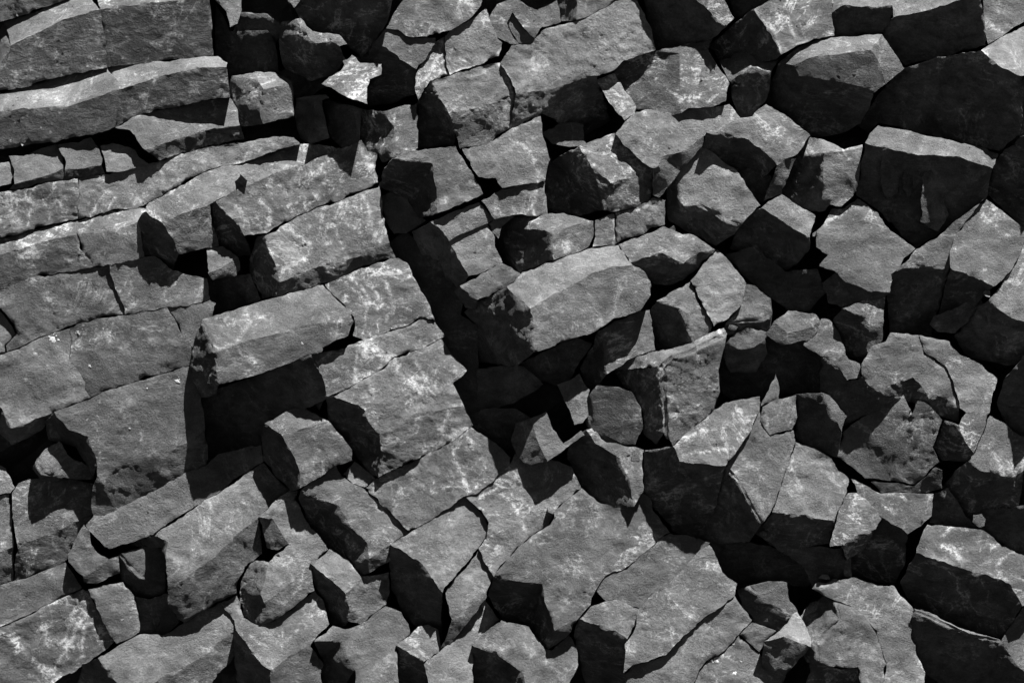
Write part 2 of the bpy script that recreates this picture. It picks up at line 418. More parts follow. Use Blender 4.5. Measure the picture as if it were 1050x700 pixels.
lL = R('big tilted block with smooth pale top jutting out over a deep black shadow', 30, -.2, .06, [(219,362),(250,350),(294,340),(330,332),(362,330),(356,343),(330,356),(330,361),(314,366),(262,385),(225,394)],
  (-.32,[0,1,2,3,4,(359,321),(346,307.5),(332,291.5),(290,303),(264,310),(240,318),(208,330)]), (-.9,[10,0,17,(200,346),(196,374),(198,390),(206,408),(222,403)]), pale=.6, grain=2.4, coarse=1.1)
R('black column end shaded under the big tilted block', -26, .5, .5, [(206,405),(260,386),(320,364),(336,408),(316,419),(302,420),(271,435),(272,472),(250,486),(222,488),(214,479),(211,440)])
mM = R('large grey block with scattered white specks and a dark coarse front strip', 5, -.1, 0.02, [(55,422),(64,419.5),(93,408.5),(104,402.5),(128,395.5),(164,384.5),(195,375),(203,398),(208,420),(211,438),(200,450),(176,463),(140,476),(120,484),(104,494),(100,488),(99,478),(98,468),(90,448),(72,441),(62,430)],
  (-.42,[9,10,11,12,13,14,15,(96,500),(95,520),(98,529),(108,531),(120,524),(140,514),(172,498),(190,488),(214,478)]), (-1.3,[16,17,18,19,20,0,(46,432),(50,450),(62,454),(78,458),(88,474),(95,492)]), pale=.35, coarse=1.2)
R('small rounded stone wedged in the black hollow at left', -4, -.2, -.12, [(37,473),(48,460),(61,453),(70,466),(77,473),(60,483),(54,489),(43,485)],
  (-.3,[4,5,6,(68,490),(86,493),(95,490),(94,482),(84,473)]), (-1.2,[6,7,0,(34,480),(42,492),(56,495),(68,491)]), k='f', bev=2)
R('pale rough scrap at the left edge beside the black hollow', -24, 0, -.15, [(-40,470),(0,477),(6,480),(16,500),(10,505.5),(-40,512)], k='f', pale=1.2)
R('pale grey slab at the left edge below the black hollow', -22, -.05, -.05, [(-40,514),(10,507),(11.5,524),(14.5,559),(-40,585)], (-.42,[3,4,(-40,618),(14,596)]), pale=.6)
R('slab with dark coarse front and bright right corner under the wedged stone', -24, -.12, -.08, [(12.5,506),(20,495),(60,486),(97,496),(97,520),(95,528),(86,532),(70,539),(40,551),(18,558),(15,540)],
  (-.42,[5,6,7,8,9,(15,597),(30,591),(66,576),(72,570),(76,556),(90,540)]), pale=.7, coarse=1.3)
R('sloping rough strip of rock under the large block with white specks', -7, -.1, -.02, [(90,538),(98,529),(108,529),(120,523),(140,513),(172,497),(190,487),(213,477),(225,466),(268,455),(270,473),(248,486.5),(226,501.5),(189,526.5),(166,540.5),(156,547.5),(130,558),(112,563),(97,548)], coarse=1.2)
rR = R('broad grey column running down left with a dark coarse lower side', 5, -.16, -.16, [(172,555),(160,549),(166,542.5),(189,528.5),(226,503.5),(248,488.5),(270,474.5),(296,503.5),(284,512),(264,530),(246,545),(230,560),(220,571),(210,578),(186,595),(172,599),(170,575)],
  (-.5,[9,10,11,12,13,14,15,(174,618),(184,634),(190,638),(210,626),(224,616),(243,609),(244,596),(250,582),(268,566),(268,545)]), (-1.4,[16,0,1,(148,550),(131,558),(146,561),(166,561)]), pale=.5, coarse=1.15)
R('rounded grey stone above a black crescent of shadow, lower left', -9, -.15, -.1, [(122,569),(144,561),(171,562),(170,598),(160,596),(144,591),(130,578)], (-1.3,[3,4,5,6,0,(120,573),(126,596),(138,610),(152,614),(170,608)]), k='f', bev=2)
R('small broken stone with dark facet left of the rounded grey stone', 0, -.1, .02, [(88,538),(93,544),(94,558),(101,566),(112,574),(100,582.5),(86,591),(78,585),(71,576),(70,568),(75,556)], (-.35,[4,5,6,(87,597),(100,599),(112,592),(123,588),(121,571)]), k='f')
R('plain grey slab at the left edge under a dark coarse front', -13, -.05, -.04, [(-40,614),(0,600),(30,592),(66,577),(72,584),(82,598),(84,602.5),(60,613.5),(30,629.5),(-40,660)], pale=.5)
yY = R('large smooth slab in the lower left corner with a fan of pale streaks', -13, -.06, 0.04, [(-40,662),(30,631),(60,615),(85,604),(90,606),(103.5,634),(118.5,657.5),(108,666),(86,682),(66,693),(40,708),(-40,745)], pale=1.3, grain=2.4)
R('small grey block right of the fan of pale streaks', -11, -.06, -.02, [(91,605),(100,602.5),(126,597),(138,611),(141,625),(143,638),(142,647),(132,654),(119.5,658.5),(104.3,634)], pale=.6)
R('dark smooth triangular facet below the black crescent of shadow', -28, .12, .3, [(138,611),(152,614),(172,607),(173,618),(164,634),(161,649),(141,650),(143,636)], k='f')
R('little triangular chip beside the dark smooth facet', -22, 0, .05, [(166,632),(173,618),(182,632),(186,638),(170,650),(160,650)], k='f')
R('long pale block at the bottom left with a black triangular end', 2, -.16, -.14, [(100,675),(120,662),(144,650),(170,650),(180,645),(210,627),(226,618),(241,636),(241,648),(222,658),(210,671),(190,682),(170,690),(156,700),(140,712),(124,702),(112,688)],
  (-.34,[8,9,10,11,12,13,14,(150,740),(190,722),(216,701),(230,685),(241,673)]), (-1.0,[14,15,16,0,(85,681),(78,705),(100,735)]), pale=.4)
R('thin slab sliver right of the curved crack near the bottom', -12, -.1, -.1, [(227,618),(243,610),(248,620),(250,632),(246,640),(242,646),(241.8,636)], k='f')
R('column with broad dark bowed end face and coarse lower lip', 3, -.17, -.16, [(276,575),(290,562),(297,556),(290,548),(280,531),(266,529),(284,513),(296,504),(305,505),(304,512),(308,520),(318,540),(334,558),(336,563),(319,580),(288,606),(271,617),(268,608),(272,594)],
  (-.3,[14,15,16,(266,642),(280,637),(290,631),(300,624),(322,605)]), (-.95,[16,17,18,0,(262,574),(252,582),(246,598),(246,610),(250,630),19]), (-.5,[2,3,4,5,(271,545),(275,560),(286,563)]), pale=.4)
R('squat block at the bottom with a white speck and thin diagonal vein', 6, -.16, -.16, [(242,647),(250,633),(258,638),(266,642),(280,638),(300,625),(322,606),(330,616),(337,640),(328,648),(318,662),(298,672),(276,687),(262,674),(250,656)],
  (-.22,[10,11,12,(274,720),(330,720),(332,682)]), (-1.0,[12,13,14,0,(240,652),(242,690),(250,725),15]), pale=.5)
R('small six-sided block with black left end under a taller pale column', 2, -.16, -.3, [(319,579),(338,563),(358,574),(372,591),(364,598),(354,608),(336,593)],
  (-.28,[3,4,5,(357,624),(356,636),(370,639),(396,620),(400,606),(399,585)]), (-1.0,[5,6,0,(322,598),(333,618),(340,640),(354,646),8,7]), pale=.5)
R('grey block at the bottom with a ragged dark hollow in its left side', 2, -.14, -.14, [(322,659),(340,642),(354,646),(370,640),(396,622),(412,628),(418,640),(420,650),(406,661.5),(408,700),(408,720),(364,720),(364,688),(356,672),(354,656)],
  (-.9,[12,13,14,0,(330,675),(332,700),(336,725)]), pale=.4)
R('short block with bright specks along its edge near the bottom', -4, -.14, -.14, [(406,662.5),(420,651),(429,642),(440,640.5),(449,646),(452.5,666),(434,678)], (-1.0,[6,0,(408,697),(420,720),(444,712)]), k='c', pale=.9)
R('slender column rising between two black-ended blocks at the bottom', 5, -.16, -.2, [(434,681),(453,667),(468,652),(484,634),(498,616),(513,635),(494,651.5),(484.5,660.5),(484,700),(486,725),(446,725),(441,700)], pale=.35)
R('broad block at the bottom with a rough black left face', 8, -.14, -.2, [(485,660.5),(494.5,652),(514,635.5),(540,642.5),(560,666),(566,666.5),(584,649),(591,668),(593,682),(585,697),(575,725),(550,725),(534,688),(510,672)],
  (-.85,[11,12,13,0,(485,700),(490,735)]), pale=.45)
akk = R('largest lower block with a black hexagonal hollow face and lit right flank', 6, -.14, -.16, [(506,591),(516,578),(534,560),(552,545),(563,538),(572,522),(596,502),(612,514),(630,522),(649,519),(659,506),(669,514),(669,524),(687,545),(668,559.5),(642,581.5),(630,585.5),(620,590),(610,606),(604,619),(593,634),(567,646),(560,620),(556,600),(532,595)],
  (-.9,[23,24,0,(500,610),(514,634),(540,641),(550,618)]), (-.8,[21,22,23,28,27,(562,665)]), (-.3,[20,21,29,(585,648)]), pale=.6)
R('pale column with a long black shadowed left side in the lower middle', 5, -.14, -.16, [(400,558),(420,546),(444,533),(470,514),(477,510.5),(489.5,521),(499.5,535),(497.5,550),(489.5,561),(482,571.5),(468,587.5),(455,603.5),(453,608),(440,587),(430,575),(420,570),(408,562)],
  (-.85,[12,13,14,15,16,0,(399,578),(402,604),(416,632),(429,642),(440,641),(449,647),(453,663)]), pale=.35)
R('narrow strip column below a straight crack beside the hexagonal black face', 3, -.15, -.18, [(456,608),(470,590),(484,573),(491,563),(497,576),(504.5,590),(498,606),(488,616),(463,634)], (-.32,[6,7,8,(458,652),(453,664),(461,660),(480,637),(499,611)]))
al3 = R('wide pale slab with a bright blotch under the central shadow', -6, -.1, -.1, [(478.5,509.5),(490.5,506.5),(504.5,494.5),(522.5,476),(530,462),(560,468),(585,478),(596,500),(571.5,521),(562.5,537),(551.5,544),(533.5,559),(515.5,577),(505.5,590),(497.5,576),(491.5,562),(499.5,550),(501.5,535),(490.5,520)], pale=1.2, grain=2.4)
amm = R('long sloping slab with a ragged pale vein left of the central shadow', -3, -0.04, -.1, [(375,500),(387,491),(420,475),(438,465),(460,455),(482,438),(496,447),(510,457),(522,470),(522,477),(504,494),(490,506),(477,508.5),(470,512.5),(444,531.5),(420,544.5),(398,522.5)], pale=.7, grain=2.4)
R('tall pale block with black left face and a coarse square lower end', 7, -.2, -.14, [(309,503),(322,493),(344,478),(350,488),(362,496),(374,501),(397.5,523.5),(418.5,545.5),(399,558),(378,572),(376,556),(362,540),(348,518),(330,513),(320,508)],
  (-.5,[8,9,(378,586),(402,573)]), (-.85,[9,10,11,12,13,14,0,(306,511),(318,537),(335,560),(358,574),(371,590),15]), pale=.7)
R('small pale wedge lodged beside a black notch between two larger blocks', -6, -.1, -.2, [(350.5,486),(364,473),(386,491),(374,499),(362.5,495)], k='f', pale=.6)
R('blocky column with pale top and black slanting left side, below the deep shadow', 16, -.16, .06, [(288,446),(314,438),(337,431),(348,444),(360,460),(361,472),(346,477),(328,488),(308,501),(308,484),(296,460)],
  (-.3,[0,1,2,(328,428),(316,419),(302,419),(270,434)]), (-.9,[8,9,10,0,14,(268,450),(271,472),(284,490),(298,504)]), pale=.5)
arr = R('coarse grey block with swirling pale marks beneath the big tilted block', 0, -.16, -.06, [(316,367),(330,362),(358,354),(390,344.5),(412,336.5),(432,326),(446,330),(455,345),(442,351),(432,356.5),(410,362.5),(404,365.5),(386,381.5),(372,388.5),(360,395.5),(334,407),(326,386)],
  (-1.0,[15,16,0,(307,372),(312,395),(328,420)]), pale=1.3, grain=2.4)
aqq = R('prominent pale block with coarse front and deep black left side, left of the central gully', 5, -.22, -.1, [(342,406),(362,396.5),(374,389),(387,382.5),(405,366.5),(432,357.5),(452,348),(465,365),(480,380),(465,392),(474,416),(455,420),(440,425),(420,431),(402,443),(388,447),(380,434),(374,420),(368,415)],
  (-.2,[10,11,12,13,14,15,(391,462),(388,490),(420,474),(438,464),(460,454),(484,436)]), (-.9,[15,16,17,18,0,(335,407),(338,430),(350,445),(362,464),(375,482),20,19]), pale=1.0, grain=2.4, coarse=1.15)
coo = R('rock with dense swirling pale scribbles right of the big tilted block', -3, -.08, -.04, [(334,291),(360,280),(375,273),(404,265),(416,270),(428,290),(440,313),(446,328),(432,325.5),(412,335.5),(390,343.5),(373,349.5),(363,345),(365,336),(363,325),(348,307)], pale=1.6, grain=2.4)
R('shadowed cracked stone at the top of the central gully', -20, .1, .1, [(389,203),(400,197),(415,203),(424,216),(436,227),(420,238),(405,240),(397,228)], k='f', pale=.3)
R('black gully floor running down the middle of the cliff', -55, .3, .2, [(398,252),(412,236),(455,262),(475,296),(473,322),(490,335),(490,372),(492,425),(480,445),(460,425),(450,392),(466,380),(450,362),(440,345),(425,315),(413,292),(402,275)])
# ------------------------------------------------------------ top middle: dark hollow and broken pieces
R('stubby block with bright sliver top and rough front in the dark hollow at top', -10, -.1, .05, [(270,92),(299,87),(301,120),(270,127),(266,112)], (-.7,[0,1,(298,82),(280,75),(262,74),(238,80),(264,82)]), (-.7,[3,4,0,9,8,(234,96),(240,115),(247,129)]), pale=.8)
R('narrow post with black left face and thin lit strip beneath the dark hollow', -18, -.1, -.1, [(320,102),(302,101),(334,96.5),(337,101),(330,103),(331,115),(338,142),(330,145)], (-1.0,[7,0,1,(303,125),(308,141),(318,151)]))
R('square black-faced block with a thin bright right rim', -15, -.2, -.1, [(362,108),(372,111),(369,125),(368,142),(367,146)], (-.8,[4,0,(331,103),(335,120),(340,142),(352,153)]))
R('bright jagged triangular rock below the dark hollow', 17, -.1, -.28, [(330,87),(338,80),(350,74),(354,68),(352,64),(360,57),(370,64),(380,66),(392,64),(391,76),(380,82),(376,90),(377,107),(354,100),(340,91)], k='f', pale=1.6)
R('upper grey block with a fine crack along its foot at the top', 4, -.1, .0, [(396,29),(415,0),(430,-30),(505,-30),(492,8),(481,21),(463,30),(438,38),(420,39),(408,32)], pale=.9)
R('wedge-shaped grey block over a black slanting shadow at top', 4, -.1, -.05, [(383,45),(396,30),(408,33),(420,40.5),(446,40),(447,45),(427,71),(410,62),(396,50)], (-.7,[6,7,8,0,(378,54),(388,72),(376,90),(378,109),(402,108),(426,96)]), pale=.5)
bh = R('small bright crusted wedge between fine cracks at top', -2, -.1, -.12, [(427.5,72),(448,44),(455,37),(456,66),(460,77),(440,83),(429,104),(426,90)], k='f', pale=1.8, grain=2.4)
bi = R('rough streaked piece with pale crust along its lower edge, near the top', -3, -.05, -.02, [(456,36.5),(463,31),(481,22),(499,10),(501,22),(509,38),(514,45),(510,58),(495,66),(480,70),(461,77),(457,66)], k='f', pale=1.4, grain=2.4)
R('knobbly rounded piece split by a dark diagonal cleft at the top', -8, 0, -.02, [(500,20),(510,5),(526,-2),(542,7),(553,12),(555,28),(548,40),(538,30),(526,12),(520,24),(528,40),(532,46),(523,46),(510,38)], k='f', pale=.7, bev=2)
R('small grey lump in the cleft under the top edge', -12, .1, .0, [(521,24),(526,14),(538,31),(547,41),(544,46),(532,44),(528,38)], k='f', pale=.6, bev=2)
R('little grey stone right of the knobbly split piece at the top edge', -12, 0, 0, [(553,11),(572,2),(575,23),(564,26),(556,30)], k='f')
R('pale corner block at the top edge above a fine dark seam', 2, -.1, -.05, [(592,-20),(660,-40),(648,-9),(630,2),(608,15),(590,22),(592,5)], (-1.0,[5,6,0,(570,-20),(573,22)]))
bn = R('long pale band of rock rising to the right across the top middle', 4, -.05, -.06, [(512,64),(524,48),(544,47),(550,40),(560,29),(586,24),(604,18),(630,4),(650,-6),(656,5),(666,26),(672,52),(660,57),(640,62),(630,72),(611,78),(578,88),(557,95),(530,98),(522,80)],
  (-.36,[17,18,(527,112),(524,131),(540,125),(556,117)]), (-1.2,[15,16,17,23,(572,126),(598,140),(626,124)]), pale=.6, grain=2.4)
R('bright rough-faced block with a dark rubbed panel on its left half, upper middle', 12, 0, -.1, [(696,56),(726,51),(738,72),(748,87),(744,104),(730,110),(706,111),(698,116),(697,90)],
  (-.45,[7,8,0,(684,57),(668,70),(654,76),(632,82),(634,104),(652,112),(674,114),(688,118)]), (-.3,[0,1,(730,41),(672,53),(642,61),(630,73),12,11,10,9]), pale=1.3)
R('small bright rough piece beside a black cavity, upper middle', -4, -.1, -.2, [(611,82),(631,75),(633,83),(652,110),(650,116.5),(641,124.5),(634,118),(622,100)], k='f', pale=1.4)
R('low grey chip lying in the black cavity', -26, 0, -.25, [(554,136),(574,125),(598,127),(601,150),(582,150),(566,146)], k='f')
br = R('front block with a black left end and a pale crusted vein down its right side', 5, -.1, -.04, [(442,84),(461,78),(494,69),(511.5,64),(521.5,82),(529,99),(490,111),(460,117),(450,98)],
  (-.24,[5,6,7,(468,138),(473,152),(500,149),(510,141),(523,131),(526.5,112)]), (-.95,[7,8,0,(428,105),(428,152),(466,151),9]), pale=.7, grain=2.4)
R('thin lit strip block with a square black left face', -4, -.15, -.1, [(393,116),(410,110),(427.5,106),(428,152),(419,159),(400,162),(402,140),(403,131)], (-.8,[5,6,7,0,(370,112),(370,140),(376,155),(388,158),(393,168)]), pale=.9)
R('square lit block with a black left end above the thick slanting crack', 14, -.14, -.05, [(400,163),(420,156),(446,153),(466,151),(473,161),(496,198),(470,210),(448,219),(447,202),(444,170),(438,161)], (-.9,[7,8,9,10,0,(392,175),(388,190),(398,197),(415,207),(430,223)]), pale=.5)
bu = R('smooth block crossed by a pale vein below the long pale band', 4, -.06, -.04, [(474.5,154),(500,150),(512,142),(524,132.5),(540,126),(555,118),(556,136),(563,163),(559,186),(540,189),(515,193),(508,184),(490,182)], pale=.5, grain=2.4)
bv = R('grey block with pale vein running down, above the jutting dark-ended block', 2, -.05, -.03, [(494.5,205),(516,194),(550,187.5),(559,187.5),(558,200),(561,219),(545,223),(528,221),(507,223.5),(501,214)], pale=.4, grain=2.4)
R('small slanted sliver left of the jutting dark-ended block', -2, 0, -.05, [(501,229),(507,224.5),(528,221.5),(514,232),(510,244),(506,238)], k='f')
R('slanting block under the thick crack beside the gully', 4, -.12, -.05, [(441,227.5),(491,207),(500,216.5),(506,224),(500,228),(476,238),(461,246.5),(453,236)], (-.9,[6,7,0,(422,238),(432,262),(455,268)]))
R('lit block at the upper right rim of the central gully', 2, -.1, -.05, [(461.5,248),(478,238.5),(500,229.5),(506,240),(507,252),(514,268),(496,278.5),(480,282),(472,268),(469,260)], (-.9,[7,8,9,0,(450,262),(458,285),(474,297)]), pale=.5)
by = R('jutting block with a bright flat top and a square black left end', 19, -.2, .1, [(564,239),(586,231),(609,227),(609,244),(603,255),(588,261),(568,267),(566,252)], (-.65,[0,1,2,(594,223),(576,219),(560,219),(528,221),(509,235),(557,237)]), (-.75,[6,7,0,13,12,(508,250),(514,267),(534,279)]), pale=.9)
R('small square coarse stone right of the bright flat-topped jutting block', 4, 0, .02, [(610.5,226),(630,220),(631,250.5),(608,254),(611,240)], k='f', pale=.8)
ca = R('low cracked stone strip under the big bright block, right of the small square stone', 2, 0, .1, [(631.5,219),(650,214.5),(668,204),(683,205),(682,230),(667,235),(660,240),(640,244.5),(632,250)], k='f', pale=.9, grain=2.4)
cd = R('big central block with smooth pale top, coarse grey front and black left end', 36, -.22, .04, [(543,317),(568,302),(594,288),(610,280),(630,273),(648,271),(660,279),(667,292),(666,303),(656,318),(642,324),(630,327),(612,340),(592,346),(546,362),(547,332)],
  (-.5,[0,1,2,3,4,5,(643,266),(634,251),(604,257),(568,268),(536,280),(520,295)]), (-.7,[15,0,21,(490,308),(476,321),(490,334),(520,327)]), (-.9,[14,15,25,24,(490,372),(530,376)]), pale=.5, coarse=1.15)
R('pale tapering block left behind the big central block', 12, -.15, -.08, [(473,293),(496,279.5),(513,269.5),(535,280),(520,294.5),(489,307)], (-.9,[5,0,(468,300),(478,316),(488,318)]))
R('shaded stone under the big central block', -28, .2, .4, [(535,372),(562,360),(592,346),(606,352),(590,380),(586,391),(572,395),(555,390)])
R('black stone leaning in the gully under the big central block', -38, .2, .45, [(490,380),(528,374),(538,376),(560,394),(530,412),(490,424)])
R('lit block with coarse dark left side below the right end of the big central block', 2, -.16, -.1, [(614,341),(630,328.5),(643,325),(657,319),(667,318),(672,358),(650,365.5),(630,377.5),(622,383),(619,347)], (-.8,[8,9,0,(604,358),(596,378),(598,392),(606,402)]), pale=1.0)
R('small pale stone standing in the black recess under the big central block', 6, -.1, -.1, [(570,395),(583,391),(594,384),(598,393),(604,400),(600,410),(602,425),(597,434),(588,435),(583,420),(576,408)], k='f', pale=.4)
R('round dim stone with a pale wedge mark, right of the central gully', 6, 0.06, 0.2, [(601,410),(612,396),(630,395),(648,402),(657,418),(659,440),(652,456),(632,454),(618,446),(606,436)], (-1.2,[7,8,9,0,(597,425),(604,442),(618,454),(634,460)]), k='f', bev=2.5, amp=.5, pale=1.0)
R('angular column with a thin lit rim and dark hollow left face', 2, -.12, -.08, [(601,440),(606,437),(620,453),(632,455),(650,458),(660,461),(659,505),(649,519),(646,492),(636,470),(620,460),(611,455)], (-.7,[7,8,9,10,11,0,(584,452),(580,470),(590,490),(600,505),(615,516),(632,523)]), pale=.6)
R('lit upright slab standing in the gully', 8, -.1, -.1, [(542,430),(559,423),(566,440),(578,455.5),(596,442),(599,446),(561,474),(552,455)], (-.6,[6,7,0,(528,436),(524,452),(530,468),(542,482)]), k='f')
R('dark rounded boulder at the foot of the gully', -50, .35, .4, [(478,428),(500,418),(530,420),(547,430),(556,465),(545,480),(524,476),(508,460),(495,449)], bev=3)
# ------------------------------------------------------------ upper right: column ends
R('black slanted column end at the top, left of the bright streaked stone', 6, .55, .65, [(652,-40),(695,-40),(711,-2),(728,14),(746,27),(730,41),(700,48),(673,53),(666,26)])
R('narrow streaked stone between two black faces at the top', 4, 0, -.02, [(700,-40),(735,-40),(743,0),(752,18),(746,26.5),(728,14),(711,0)], k='f', pale=1.6)
R('black recess stone at the top edge above a bright seam', -16, .5, .7, [(740,-40),(812,-40),(789,1),(760,20),(753,18)])
dd = R('tall lit block with scratchy left corner at the top right of centre', 16, -.1, -.1, [(773,10),(790,1),(815,-40),(858,-40),(853,14),(855,36),(838,39),(816,46),(801,57),(790,38),(778,20)], (-.75,[8,9,10,0,(757,21),(727,47),(738,64),(760,66),(797,62)]), pale=1.2, grain=2.4)
R('dim rough stone with a pale ledge top beneath the tall lit block', -8, .2, .38, [(770,69),(791,74),(788,92),(784,104),(770,119),(758,121),(750,100),(748,86)], (-.55,[7,0,1,(797,62),(782,61),(768,55),(757,55),(738,65)]), pale=.7)
R('overhanging six-sided column with bright top rim and black underside', 26, .1, 0.24, [(814,68),(830,59),(893,51),(902,68),(908,86),(896,94),(866,85),(840,81),(820,78)], (-.55,[0,1,2,(904,36),(870,37),(840,40),(816,50),(798,65)]), (-.25,[2,3,4,(927,70),9]), (-.75,[5,6,7,8,0,13,(790,85),(786,104),(800,113),(830,142),(862,137),(881,128),(890,112)]), amp=.5, pale=.5)
R('huge black hexagonal column end near the right edge', 10, .45, .62, [(928,70),(960,60.5),(1006,52.5),(1024,66),(1046,77),(1049,100),(1046,138),(1030,151),(1024,157),(1000,149),(952,139.5),(900,127),(916,96)],
  (-.45,[11,12,0,(926,71),(909,87),(890,112),(880,129),(890,137)]), (-.6,[2,3,4,(1075,80),(1075,18),(1030,38.5),(1012,49)]), pale=.8)
R('black column end at the top right with a pale top strip', 12, .3, .62, [(916,18),(948,12),(980,1),(1004,-5),(1010,32),(1010,48),(960,59.5),(928,68),(904,40),(906,30)], (-.5,[0,1,2,3,(1004,-40),(914,-40)]))
R('pale smooth block in the top right corner', 0, -.05, -.05, [(1006,-40),(1090,-40),(1090,10),(1050,24),(1038,31),(1028,38),(1012,47),(1010.5,32)], pale=.9)
R('small dark rock tucked under the top edge, right', 6, .2, .5, [(852,14),(865,7),(890,8),(914,6),(915,15),(904.5,34),(880,36),(857,37)], (-.5,[0,1,2,3,(914,-40),(856,-40)]))
dl = R('large wedge-shaped column end with vertical ridges and a pale slab top', 4, .15, .6, [(887,147),(908,152),(932,157),(984,162),(1016,173),(1011,203),(960,242),(940,254),(924,240),(904,220),(879,199)], (-.4,[0,1,2,3,4,(1024,159),(1000,150),(952,140),(900,128.5),(889,140)]))
for pts_, h_ in (([(946,178),(956,172),(967,173),(972,192),(968,210),(973,222),(961,239),(945,227),(944,205)], 11), ([(931,168),(938,170),(936,185),(931,203),(926,194),(925,182)], 13),
                 ([(976,166),(990,168),(1008,176),(994,190),(980,196),(975,184)], 13), ([(905,160),(914,158),(922,176),(920,200),(910,205),(903,186)], 13)):
    rib = R('ridge of rock on the wedge', h_, -.25, .4, pts_, k='f')
    ALL.remove(rib.o); rib.o.name = 'ridge'
    for q in ('label', 'category', 'group', 'kind'): del rib.o[q]
    rib.o.parent = dl.o; rib.o.matrix_parent_inverse = dl.o.matrix_world.inverted()
R('black column end cut by the right edge beside the ridged wedge', -12, .5, .6, [(1013,190),(1020,167),(1030,155),(1048,142),(1090,120),(1090,275),(1050,234),(1012,200)], pale=1.0)
R('dim lit slab inside the shadow under the broad pale block', -8, .05, .12, [(953,333),(957,326),(1006,302),(1009,313),(978,342),(960,340)], k='f', pale=.5)
R('cracked pale block at the right edge with a large black lower face', 12, -.1, -.05, [(1013,308),(1025,295.5),(1036,281),(1046,262),(1054,240),(1090,270),(1090,340),(1050,330),(1032,324)], (-.7,[6,7,8,0,(1000,318),(978,345),(990,364),(1012,371),(1045,376),(1080,380)]), pale=.9)
R('black rock at the right edge halfway down', 2, .4, .55, [(1022,412),(1028,390),(1050,364),(1090,340),(1090,470),(1040,450),(1030,436)])
R('dark lump low at the right edge above a black face', -10, .4, .5, [(1030,415),(1060,420),(1090,440),(1090,470),(1050,452),(1034,436)], k='f')
R('faceted pale rock left of the ridged wedge, with a small black notch', 8, -.08, -.12, [(838,237),(845,231),(853,214),(866,213),(879,203),(898,218),(911,235),(938,255.5),(927,265),(917,279),(911,299.5),(890,298),(866,288),(858,279),(840,273),(850,262),(838,254)], (-.6,[10,11,12,13,(843,290),(850,310),(870,318),(906,304)]), pale=.7)
R('square block with a lit right flank and a black left face', 14, -.05, .12, [(845,158),(866,155),(884,151),(879,198),(862,211),(852,210),(842,206)], (-.6,[0,1,2,(884,148),(866,153),(840,144),(830,141),(817,159)]), (-.7,[5,6,0,11,(807,176),(801,199),(816,211),(832,218),(846,216)]), pale=.6)
R('wide pale block tapering left, above the pale triangular facet', 18, -.06, -.12, [(724,139),(742,131),(758,122),(771,119),(785,106),(810,124),(830,139.5),(818,158),(808,163),(798,169),(780,152),(768,143),(745,140)], (-1.0,[9,10,11,12,0,(721,152),(745,170),(760,180),(776,190)]), (-.4,[8,9,(784,206),(801,199),(816,163)]), pale=.8)
R('pale triangular faceted rock with smooth crease, right of centre', 9, .0, -.04, [(733,180),(742,168),(758,178),(765,190),(780,211),(766,222),(759,231),(746,228),(740,215)], (-.15,[7,8,0,1,(730,156),(720,153),(708,165),(691,185),(699,190),(704,211),(716,209),(730,218)]), (-.9,[6,7,16,15,14,13,12,(684,190),(684,226),(708,240),(734,252),(754,240)]), pale=.7, bev=2)
R('dark rough rock in the hollow behind the pale triangular facet', -16, .35, .35, [(756,178),(770,172),(778,168),(792,182),(785,207),(779,211),(765,190)], k='f', bev=2)
R('column with a narrow lit top edge and a long black end, right of centre', 16, -.06, -.18, [(781,213),(802,200),(818,211),(836,222),(831,244),(812,233),(792,221)], (-.75,[4,5,6,0,(766,222),(757,232),(748,255),(770,262),(800,281),(810,277),(831,256)]), pale=.4)
dy = R('pale flat stone above a black notch, right of the big central block', 4, -.05, -.08, [(635,250),(661,241),(682,233.5),(698,239),(712,242),(734,256),(718,259),(702,270),(676,258.5),(646,268)], (-.8,[5,6,7,8,9,(652,274),(662,282),(668,292),(690,292),(714,276)]), k='f', pale=.9)
dz = R('smooth rock with a pale vein along its edge, right of centre', 0, -.04, -.06, [(708.5,289),(717,278),(735,256),(746,266),(756,280),(764,292),(760,312),(742,331),(733,335),(728,325),(716,305)], pale=.4, grain=2.4)
R('narrow grey rock with a tall black rectangular left face', -2, -.08, -.06, [(674,309),(690,298),(708,289.5),(716,305.5),(731,330),(729,341),(718,350),(710,351),(706,318),(697,316),(690,306)], (-.9,[7,8,9,10,0,(668,318),(671,360),(692,357)]), pale=.4)
R('rounded lit stone with a broken corner beside the smooth veined rock', -4, .02, -.05, [(764.5,293),(774,294),(790,307),(792,322),(784,328),(765,330),(744,335),(760.5,313)], (-.7,[3,4,5,6,(742,345),(758,345),(776,340),(790,338)]), k='f', pale=.5, bev=2)
R('small dim stone wedged under the rounded lit stone', -4, .05, .1, [(745,353),(757,342),(768,337),(790,341),(785,348),(770,357),(756,359)], (-.8,[4,5,6,0,(742,365),(748,382),(775,380),(786,362)]), k='f')
ed = R('rounded bulging rock with streaked front and a black left face', 16, -.1, .16, [(678,376),(690,366),(705,361.5),(726,352),(746,342),(741,364),(737,376),(739,402),(733,419),(706,442.5),(689,457.5),(682,442),(681,404),(684,384)],
  (-.45,[0,1,2,3,4,(742,336),(730,341),(710,352),(676,359),(650,367),(628,380)]), (-.85,[11,12,13,0,(629,380.5),(640,398),(650,404),(658,420),(660,445),(672,455)]), bev=3, pale=1.1, grain=2.4)
ee = R('pale bright block overhanging the largest black face, lower right of centre', 24, -.08, -.18, [(690,458),(706,443),(734,419),(750,410),(779,408),(779,420),(770,440),(758,457.5),(744,477),(710,475),(696,473)], (-.72,[8,9,10,0,(661,462),(660,504),(672,522),(690,546),(724,555)]), pale=1.0, grain=2.4)
